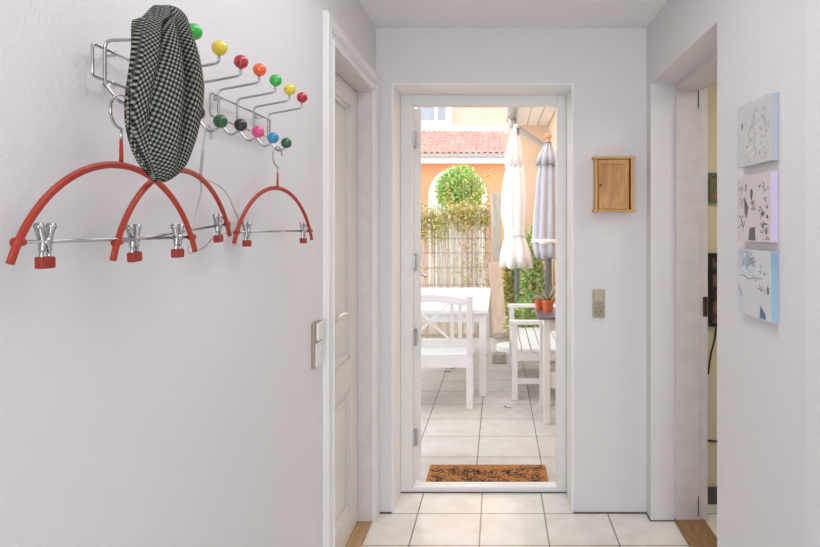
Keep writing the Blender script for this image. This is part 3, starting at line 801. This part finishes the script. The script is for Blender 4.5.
t = thing('garden_bench', 'white slatted garden bench along the house wall', 'bench', (0.38, 6.05, ZG))
by0, by1, bxl, bxr = 5.46, 6.66, 0.118, 0.665
for y in (by0, by1 - 0.05):
    obj('front_leg', bx(bxl, bxl + 0.05, y, y + 0.05, ZG, 0.575), WW, t, bevel=0.003)
    obj('back_leg', bx(bxr - 0.05, bxr, y, y + 0.05, ZG, 0.82), WW, t, bevel=0.003)
    obj('armrest', bx(bxl - 0.02, bxr - 0.05, y - 0.01, y + 0.06, 0.575, 0.61), WW, t, bevel=0.004)
    obj('stretcher', bx(bxl + 0.05, bxr - 0.05, y + 0.01, y + 0.04, 0.065, 0.11), WW, t, bevel=0.002)
    obj('end_rail', bx(bxl + 0.05, bxr - 0.05, y + 0.005, y + 0.04, 0.265, 0.338), WW, t, bevel=0.002)
for k in range(6):
    x = bxl + 0.008 + k * 0.082
    if k == 0: obj('seat_slat', bx(x + 0.045, x + 0.072, by0, by1, 0.34, 0.36), WW, t)
    else: obj('seat_slat', bx(x, x + 0.072, by0, by1, 0.34, 0.36), WW, t)
for x in (bxl + 0.01, bxr - 0.04): obj('side_rail', bx(x, x + 0.025, by0 + 0.05, by1 - 0.05, 0.265, 0.338), WW, t)
for z in (0.45, 0.57, 0.69, 0.78): obj('back_slat', bx(bxr - 0.035, bxr - 0.01, by0 + 0.05, by1 - 0.05, z, z + 0.06), WW, t)

# ---- dark-topped side table with two potted plants
t = thing('side_table', 'white side table with dark grey top by the door', 'table', (0.5, 5.0, ZG))
tx0, tx1, ty0, ty1 = 0.300, 0.70, 4.74, 5.28
obj('tabletop', bx(tx0, tx1, ty0, ty1, 0.722, 0.742), mat('dark_slate_top', srgb(96, 98, 108), 0.32, var=0.1), t, bevel=0.003)
b = NB(); box(b, tx0 + 0.06, tx1 - 0.03, ty0 + 0.07, ty1 - 0.03, 0.63, 0.722); obj('apron', b, WW, t)
for x in (tx0 + 0.045, tx1 - 0.065):
    for y in (ty0 + 0.05, ty1 - 0.02): obj('leg', bx(x, x + 0.047, y, y + 0.047, ZG, 0.722), WW, t, bevel=0.003)
obj('lower_board', bx(tx0 + 0.095, tx1 - 0.065, ty0 + 0.06, ty0 + 0.085, 0.20, 0.32), WW, t)

def pot_plant(label, cx, cy, h, rt, nl, ll, seed):
    z = 0.742; r = random.Random(seed)
    t = thing('potted_plant', label, 'plant pot', (cx, cy, z), 'plants on the side table')
    b = NB(); rb = rt * 0.68
    lathe(b, [(0, 0), (rb, 0), (rt * 0.9, h * 0.72), (rt, h * 0.74), (rt * 1.02, h), (rt * 0.88, h), (rt * 0.85, h * 0.82), (0, h * 0.82)], (cx, cy, z), 20)
    obj('pot', b, M['terracotta'], t, smooth=False)
    for k in range(nl):
        a = k * 2.4 + r.random(); el = r.uniform(0.35, 1.35); L = ll * r.uniform(0.75, 1.1)
        d = Vector((math.cos(a) * math.cos(el), math.sin(a) * math.cos(el), math.sin(el)))
        p0 = Vector((cx, cy, z + h * 0.82)); b = NB()
        pts = [p0 + d * (L * q) + Vector((0, 0, -0.03 * q * q * (1.4 - el))) for q in (0, 0.25, 0.5, 0.75, 1)]
        tube(b, pts, [0.006, 0.009, 0.008, 0.0055, 0.001], 6, flat=(1, 0.4))
        obj('leaf', b, M['agave'], t, smooth=True)
pot_plant('larger terracotta pot with spiky leaves at the front of the dark tabletop', 0.394, 5.03, 0.098, 0.049, 14, 0.17, 4)
pot_plant('smaller terracotta pot half behind the spiky plant', 0.336, 5.17, 0.092, 0.042, 8, 0.12, 9)

# ---- closed parasols
def folded(bm, rows, Y, pleats, amp, n=72, rim=True):
    """rows: (photo y, centre x, half width px)"""
    rings = []
    for (y, x, hw) in rows:
        c = P(x, y, Y); rr_ = hw / F * Y; ring = []
        for k in range(n):
            a = 2 * math.pi * k / n
            f = 1 - amp * (0.5 + 0.5 * math.cos(pleats * a)) ** 2 + 0.03 * math.sin(3 * a + y * 0.05)
            ring.append(bm.verts.new(c + Vector((math.cos(a) * rr_ * f, math.sin(a) * rr_ * f, 0.012 * math.sin(5 * a + 1) if hw > 9 and (y, x, hw) == rows[-1] else 0))))
        rings.append(ring)
    for A, B in zip(rings, rings[1:]):
        for k in range(n): bm.faces.new((A[k], A[(k + 1) % n], B[(k + 1) % n], B[k]))
    bm.faces.new(rings[0])
    c = sum((v.co for v in rings[-1]), Vector()) / n + Vector((0, 0, 0.05))
    cv = bm.verts.new(c)
    for k in range(n): bm.faces.new((rings[-1][(k + 1) % n], rings[-1][k], cv))
wcl = mat('white_canvas_cloth', (0.88, 0.88, 0.87, 1), 0.9, bump=0.3, bscale=90)
gcl = mat('blue_grey_cloth', srgb(186, 188, 198), 0.9, bump=0.3, bscale=90)
Yp = 7.72
base = P(517, 226, Yp); base.z = ZG
t = thing('parasol', 'closed white parasol standing beyond the garden bench', 'parasol', base)
b = NB(); tube(b, [(base.x, Yp, ZG + 0.06), P(517, 128, Yp)], 0.030, 14); obj('pole', b, mat('grey_green_pole', srgb(120, 136, 138), 0.4), t, smooth=True)
b = NB(); lathe(b, [(0, 0), (0.25, 0), (0.25, 0.05), (0.06, 0.07), (0.045, 0.28), (0, 0.28)], base, 28); obj('base', b, wcl, t)
b = NB(); folded(b, [(158, 515, 7), (175, 514.5, 10.5), (195, 514, 13), (215, 514, 13), (230, 514.5, 10.5), (236, 515, 10), (242, 515.5, 12.5), (254, 515.7, 16), (267, 516, 17.5)], Yp, 8, 0.22); obj('canopy', b, wcl, t, smooth=True)
b = NB(); folded(b, [(126, 515.5, 1.5), (131, 515, 3.2), (140, 514.5, 6), (152, 513.8, 8.4), (167, 513.5, 9.6)], Yp, 8, 0.30); obj('vent_cap', b, wcl, t, smooth=True)
b = NB(); folded(b, [(233, 515, 10.6), (237, 515, 10.6)], Yp, 8, 0.1); obj('tie_strap', b, wcl, t, smooth=True)
b = NB(); sphere(b, P(516, 126, Yp), 0.03, 12, 8); obj('finial', b, wcl, t, smooth=True)

Yp = 7.02
base = P(548.5, 226, Yp); base.z = ZG
t = thing('parasol', 'closed blue-grey parasol with orange wooden tip beside the wall', 'parasol', base)
b = NB(); tube(b, [(base.x, Yp, ZG + 0.06), P(548, 142, Yp)], 0.038, 14); obj('pole', b, mat('dark_grey_pole', srgb(106, 106, 108), 0.5), t, smooth=True)
b = NB(); lathe(b, [(0, 0), (0.13, 0), (0.13, 0.05), (0.06, 0.07), (0.05, 0.25), (0, 0.25)], base, 28); obj('base', b, M['steel'], t)
b = NB(); folded(b, [(158, 547, 8), (180, 546.5, 10.5), (205, 546, 12), (225, 545.5, 13), (240, 545, 13), (250, 545.5, 12.5), (258, 546, 11)], Yp, 8, 0.34); obj('canopy', b, gcl, t, smooth=True)
b = NB(); folded(b, [(141, 548, 2.4), (147, 547.8, 5), (155, 547, 9), (165, 546.5, 12)], Yp, 8, 0.34); obj('vent_cap', b, gcl, t, smooth=True)
b = NB(); folded(b, [(239, 545, 13.6), (243, 545, 13.6)], Yp, 8, 0.12); obj('tie_strap', b, wcl, t, smooth=True)['label'] = 'white tie strap'
b = NB(); sphere(b, P(548, 136, Yp), 0.042, 14, 10, (1, 1, 0.85)); tube(b, [P(548, 143, Yp), P(548, 138, Yp)], 0.026, 12)
obj('finial', b, mat('orange_wood', srgb(206, 144, 116), 0.5), t, smooth=True)['label'] = 'orange wooden tip'

# ---- house wing on the right: wall, soffit, gutter
peach = mat('peach_render', srgb(238, 210, 184), 0.9, var=0.05, vscale=3)
b = NB(); box(b, 0.72, 1.0, 3.50, 9.3, ZG - 0.1, 3.0); box(b, 0.30, 0.72, 9.1, 9.3, ZG - 0.1, 3.0); struct('wall_wing', b, peach)
t = thing('eave', 'white boarded eave of the house wing at upper right', 'eave', (0.45, 8.2, 2.85))
b = NB()
for k in range(3): box(b, 0.262 + k * 0.152, 0.262 + k * 0.152 + 0.143, 7.2, 9.09, 2.85, 2.87)
o = obj('soffit', b, M['liner'], t)
b = NB(); box(b, 0.262, 0.718, 7.2, 9.09, 2.872, 2.93); obj('roof_edge', b, M['frame'], t)
b = NB(); box(b, 0.245, 0.26, 7.2, 9.09, 2.83, 2.99); obj('fascia', b, WW, t)
zinc = mat('zinc', srgb(184, 184, 184), 0.5, 0.1)
t = thing('rain_gutter', 'grey zinc rain gutter with slanting downpipe under the eave', 'gutter', (0.19, 8.0, 2.84))
b = NB(); tube(b, [(0.175, 7.3, 2.92), (0.175, 8.9, 2.90)], 0.062, 16); obj('trough', b, zinc, t, smooth=True)
b = NB(); tube(b, [(0.19, 8.55, 2.86), (0.19, 8.55, 2.73)], [0.06, 0.035], 14); obj('outlet', b, zinc, t, smooth=True)
b = NB(); tube(b, round_path([(0.19, 8.55, 2.74), P(516, 127, 8.55), P(549, 150, 8.62), (0.665, 8.62, 2.2), (0.665, 8.62, 1.0)], 0.06), 0.036, 12)
obj('downpipe', b, zinc, t, smooth=True)

# ---- reed fence, vines, post
reed_m = mat('reed', srgb(240, 233, 226), 0.9, col2=srgb(214, 198, 186), island=1)
t = thing('reed_fence', 'pale reed fence across the end of the patio', 'fence', (-0.85, 8.8, ZG))
b = NB(); r = random.Random(5); x = -1.75
while x < -0.03:
    rad = r.uniform(0.003, 0.007); yy = 8.8 + r.uniform(-0.012, 0.012); zt = 1.68 + r.uniform(-0.06, 0.06)
    tube(b, [(x, yy, ZG), (x + r.uniform(-.015, .015), yy, zt)], rad, 5); x += r.uniform(0.005, 0.0105)
obj('reed_panel', b, reed_m, t)
for z in (0.25, 0.62, 0.85, 1.05, 1.25, 1.45):
    b = NB(); tube(b, [(-1.75, 8.782, z), (-0.9, 8.782, z + r.uniform(-.01, .01)), (-0.03, 8.782, z + r.uniform(-.01, .01))], 0.005, 6); obj('binding_wire', b, mat('rusty_wire', srgb(186, 164, 148), 0.8), t)
for x in (-1.72, -0.9, -0.36):
    b = NB(); tube(b, [(x, 8.84, ZG), (x, 8.84, 1.6)], 0.03, 10); obj('post', b, mat('fence_post', srgb(196, 166, 142), 0.9), t)
vine_m = mat('vine_leaves', srgb(168, 190, 90), 0.7, col2=srgb(214, 176, 116), island=1)
def foliage(bm, n, fn, s0, s1, wid=0.5):
    for _ in range(n): leaf(bm, fn(), random.uniform(s0, s1), wid=wid)
def vine_pt():
    x = random.uniform(-1.5, -0.12)
    sp = 0.35 if x < -0.75 else 0.22
    return Vector((x, 8.76 - abs(random.gauss(0, 0.06)), 1.62 + random.gauss(-0.06, 0.11) - (0.12 * abs(random.gauss(0, 1)) if x < -0.7 else 0)))
t = thing('climbing_vine', 'yellow-green vine trailing over the top of the reed fence', 'vine', (-0.8, 8.76, ZG))
b = NB(); foliage(b, 1700, vine_pt, 0.03, 0.06, 0.7)
for _ in range(160):
    x = random.uniform(-1.2, -0.12); leaf(b, (x, 8.75, random.uniform(0.3, 1.5)), random.uniform(0.03, 0.05), wid=0.7)
for _ in range(120): leaf(b, (random.uniform(-0.5, -0.12), 8.75, random.uniform(0.35, 1.25)), 0.05)
obj('foliage', b, vine_m, t)
b = NB()
for k in range(9):
    x = -1.3 + k * 0.15; tube(b, spline([(x, 8.77, ZG), (x + .05, 8.765, 0.6), (x - .06, 8.765, 1.1), (x + .08, 8.76, 1.65)], 5), 0.0035, 6)
obj('stem', b, mat('vine_stem', srgb(206, 182, 162), 0.9), t)

t = thing('wooden_post', 'leaning weathered wooden post at the fence end', 'post', (0.0, 8.5, ZG))
pa, pb = P(499, 330, 8.45), P(495.5, 193, 8.55)
pa.z = ZG
b = NB(); bar(b, pa, pb, 0.13, 0.07, (0, 1, 0)); obj('upright', b, wood_mat('weathered_wood', srgb(196, 192, 182), srgb(172, 167, 156), 'z', 10, 0.9), t, bevel=0.008)
b = NB(); bar(b, P(500, 333, 8.2), P(495, 262, 8.36), 0.17, 0.05, (0, 1, 0)); o = obj('board', b, wood_mat('pinkish_board', srgb(218, 196, 178), srgb(202, 178, 160), 'z', 10, 0.9), t, bevel=0.004)
o['label'] = 'paler pinkish board'

# ---- shrubs by the wing wall
gm1 = mat('yellow_green_leaves', srgb(166, 192, 104), 0.7, col2=srgb(220, 208, 140), island=1)
gm2 = mat('green_leaves', srgb(130, 180, 96), 0.7, col2=srgb(190, 206, 136), island=1)
def shrub(name, label, cat, c, rx, ry, rz, n, s0, s1, m, z0=ZG - 0.02):
    t = thing(name, label, cat, (c[0], c[1], z0))
    b = NB()
    for _ in range(n):
        while True:
            q = Vector((random.uniform(-1, 1), random.uniform(-1, 1), random.uniform(-1, 1)))
            if 0.25 < q.length <= 1: break
        q = q * (0.7 + 0.3 * random.random()) if q.length > 0.5 else q
        leaf(b, Vector(c) + Vector((q.x * rx, q.y * ry, q.z * rz)), random.uniform(s0, s1), d=q + Vector((random.uniform(-.7, .7), random.uniform(-.7, .7), random.uniform(-.4, .7))), wid=0.55)
    obj('foliage', b, m, t)
    b = NB(); rr = random.Random(2)
    for k in range(5):
        tube(b, spline([(c[0] + rr.uniform(-.04, .04), c[1], z0), (c[0] + rr.uniform(-.3, .3) * rx, c[1], (z0 + c[2]) / 2), (c[0] + rr.uniform(-.7, .7) * rx, c[1] + rr.uniform(-.4, .4) * ry, c[2] + rz * 0.4)], 4), 0.009, 6)
    obj('stem', b, mat('brown_stem', srgb(160, 140, 104), 0.9), t)
shrub('garden_shrub', 'yellow-green shrub behind the white parasol pole', 'shrub', (0.20, 8.72, 0.55), 0.13, 0.13, 0.62, 800, 0.05, 0.09, gm1)
shrub('garden_shrub', 'green shrub growing between the two parasols', 'shrub', (0.45, 8.2, 0.75), 0.15, 0.15, 0.80, 900, 0.05, 0.09, gm2)
shrub('garden_shrub', 'low leafy plant behind the bench armrest', 'shrub', (0.33, 7.25, 0.30), 0.24, 0.16, 0.36, 480, 0.05, 0.08, gm2, ZG)
# round topiary beyond the fence
gm3 = mat('topiary_leaves', srgb(136, 184, 88), 0.6, col2=srgb(196, 216, 140), island=1)
shrub('round_tree', 'round clipped green tree in front of the arched doorway', 'tree', tuple(P(459.5, 191, 10.6)), 0.42, 0.42, 0.44, 4600, 0.045, 0.075, gm3)
gm4 = mat('autumn_leaves', srgb(206, 190, 96), 0.7, col2=srgb(150, 170, 80), island=1)
shrub('climbing_shrub', 'thin yellow-leaved climber around the round tree', 'shrub', tuple(P(466, 190, 9.6)), 0.55, 0.15, 0.42, 130, 0.05, 0.08, gm4)

# ---- neighbouring house
t = thing('neighbour_house', 'peach neighbouring house with red tiled lean-to roof', 'house', (-1.5, 14, ZG))
orange = mat('orange_render', srgb(226, 160, 118), 0.9, var=0.06, vscale=2)
lpeach = mat('pale_peach_render', srgb(212, 178, 160), 0.9, var=0.03, vscale=2)
Yw = 13.0
zf = P(0, 164, Yw).z
ac = P(458, 226, Yw).x; ar, sp = 0.60, 2.02        # arch centre, outer radius, spring height
b = NB()                                           # lean-to wall with an arched opening
box(b, -6, ac - ar, Yw, Yw + 0.2, ZG - 0.1, zf); box(b, ac + ar, P(508, 0, Yw).x, Yw, Yw + 0.2, ZG - 0.1, zf)
prv = None
for k in range(17):
    a = math.pi * k / 16; q = (ac - math.cos(a) * ar, sp + math.sin(a) * ar)
    if prv: prism(b, [prv, (prv[0], zf), (q[0], zf), q], 'y', Yw, Yw + 0.2)
    prv = q
obj('lean_to_wall', b, orange, t)['label'] = 'orange lean-to wall'
b = NB()
prv = None
for k in range(25):
    a = math.pi * k / 24; ca, sa = math.cos(a), math.sin(a)
    cur = ((ac - ca * ar, sp + sa * ar), (ac - ca * (ar - 0.16), sp + sa * (ar - 0.16)))
    if prv: prism(b, [prv[0], cur[0], cur[1], prv[1]], 'y', Yw - 0.04, Yw + 0.2)
    prv = cur
for s in (-1, 1): box(b, ac + s * (ar - 0.08) - 0.08, ac + s * (ar - 0.08) + 0.08, Yw - 0.04, Yw + 0.2, ZG, sp)
obj('arch_frame', b, wcl, t)['label'] = 'white arched frame'
b = NB(); box(b, ac - ar + 0.1, ac + ar - 0.1, Yw + 0.15, Yw + 0.19, ZG, sp + ar - 0.1); obj('arch_door', b, mat('pale_green_door', srgb(190, 206, 200), 0.5), t)
xr = P(505, 0, 12.7).x
b = NB(); box(b, -6, xr + 0.06, 12.75, Yw + 0.2, zf, P(0, 157, 12.75).z); obj('fascia', b, wcl, t)
b = NB(); tube(b, [(-6, 12.72, P(0, 155.2, 12.72).z), (xr, 12.72, P(0, 155.2, 12.72).z)], 0.055, 12); obj('gutter', b, mat('pale_gutter', srgb(196, 196, 196), 0.5), t, smooth=True)
# pantile roof
def pantiles(Y0, z0, Y1, z1, X0, X1, per=0.117, rows=7):
    bm = NB(); nx = int((X1 - X0) / per * 8)
    for rr in range(rows):
        a, c = rr / rows, (rr + 1) / rows
        ring = []
        for (f, lift) in ((a - 0.01, 0.05), (a - 0.01, 0.075), (c, 0.03)):
            line = []
            for i in range(nx + 1):
                x = X0 + (X1 - X0) * i / nx
                w = abs(math.sin(math.pi * (x - X0) / per)) * 0.036
                line.append(bm.verts.new((x, Y0 + (Y1 - Y0) * f, z0 + (z1 - z0) * f + lift + w - (0.0 if lift != 0.05 else 0.02))))
            ring.append(line)
        for A, B in zip(ring, ring[1:]):
            for i in range(nx): bm.faces.new((A[i], A[i + 1], B[i + 1], B[i]))
    return bm
ze, zr = P(0, 152, 12.62).z - 0.06, P(0, 133, 14.5).z
b = pantiles(12.62, ze, 14.5, zr, -5.0, P(505, 0, 13.4).x); obj('tiled_roof', b, mat('red_clay_tile', srgb(220, 164, 154), 0.85, col2=srgb(206, 142, 132), vscale=6), t)
b = NB()
prism(b, [(12.62, ze + 0.03), (14.5, zr + 0.03), (14.5, zr - 0.5), (12.9, ze - 0.05)], 'x', -5.0, xr - 0.02); obj('roof_boards', b, wcl, t)
b = NB(); box(b, -6, 3.2, 14.5, 14.7, ZG, 6.2); obj('main_wall', b, lpeach, t)
b = NB(); box(b, -6, P(507, 0, 14.4).x, 14.38, 14.5, zr - 0.02, zr + 0.13); obj('cornice', b, wcl, t)
wl, wr, wz0, wz1 = P(452, 0, 14.5).x - 1.35, P(452, 0, 14.5).x, P(0, 127.5, 14.5).z, 4.9
b = NB()
for a, c in ((wl, wl + .09), (wr - .13, wr), ((wl + wr) / 2 + 0.28, (wl + wr) / 2 + 0.36), ((wl + wr) / 2 - 0.26, (wl + wr) / 2 - 0.12)): box(b, a, c, 14.40, 14.5, wz0, wz1)
for a, c in ((wz0 + .001, wz0 + .14), (wz1 - .12, wz1 - .001)): box(b, wl + 0.001, wr - 0.001, 14.41, 14.499, a, c)
wf = obj('window', b, wcl, t)
b = NB(); box(b, wl + 0.05, wr - 0.05, 14.45, 14.49, wz0 + 0.1, wz1 - 0.05); obj('pane', b, mat('window_pane', srgb(150, 158, 170), 0.35), wf)
b = NB(); box(b, wl - 0.06, wr + 0.06, 14.34, 14.5, wz0 - 0.06, wz0); obj('sill', b, M['frame'], wf)

# ---- small things on the patio
b = NB(); sb = P(499.5, 347, 6.95); box(b, sb.x - 0.08, sb.x + 0.07, 6.9, 7.05, ZG, ZG + 0.10)
tag(obj('stone_block', b, mat('grey_stone', srgb(176, 172, 164), 0.9, var=0.2, vscale=30), origin=(sb.x, 6.97, ZG), bevel=0.01), 'small grey stone block on the patio between table and bench', 'stone')
fl = mat('fallen_leaf', srgb(96, 104, 60), 0.8)
for i, (x, y, lab) in enumerate(((507, 408, 'fallen green leaf on the patio in front of the bench'), (452, 369, 'fallen leaf on the patio under the cross-back chair'),
                                 (487, 366, 'fallen leaf beside the table leg'), (448, 372, 'second fallen leaf under the cross-back chair'))):
    Y = (EYE - ZG) * F / (y - CY); p = P(x, y, Y); p.z = ZG + 0.002
    b = NB()
    for k in range(2 + i % 2): 
        d = Vector((math.cos(i + k * 2.2), math.sin(i + k * 2.2), 0.12))
        s = d.cross(Vector((0, 0, 1))).normalized(); q = p + Vector((0, 0, 0.001))
        vs = [b.verts.new(v) for v in (q, q + d * 0.02 + s * 0.011, q + d * 0.05, q + d * 0.02 - s * 0.011)]
        b.faces.new(vs)
    tag(obj('fallen_leaf', b, fl, origin=p), lab, 'leaf')

# helper bookkeeping is not part of the scene
for o in bpy.data.objects:
    if '_w' in o: del o['_w']
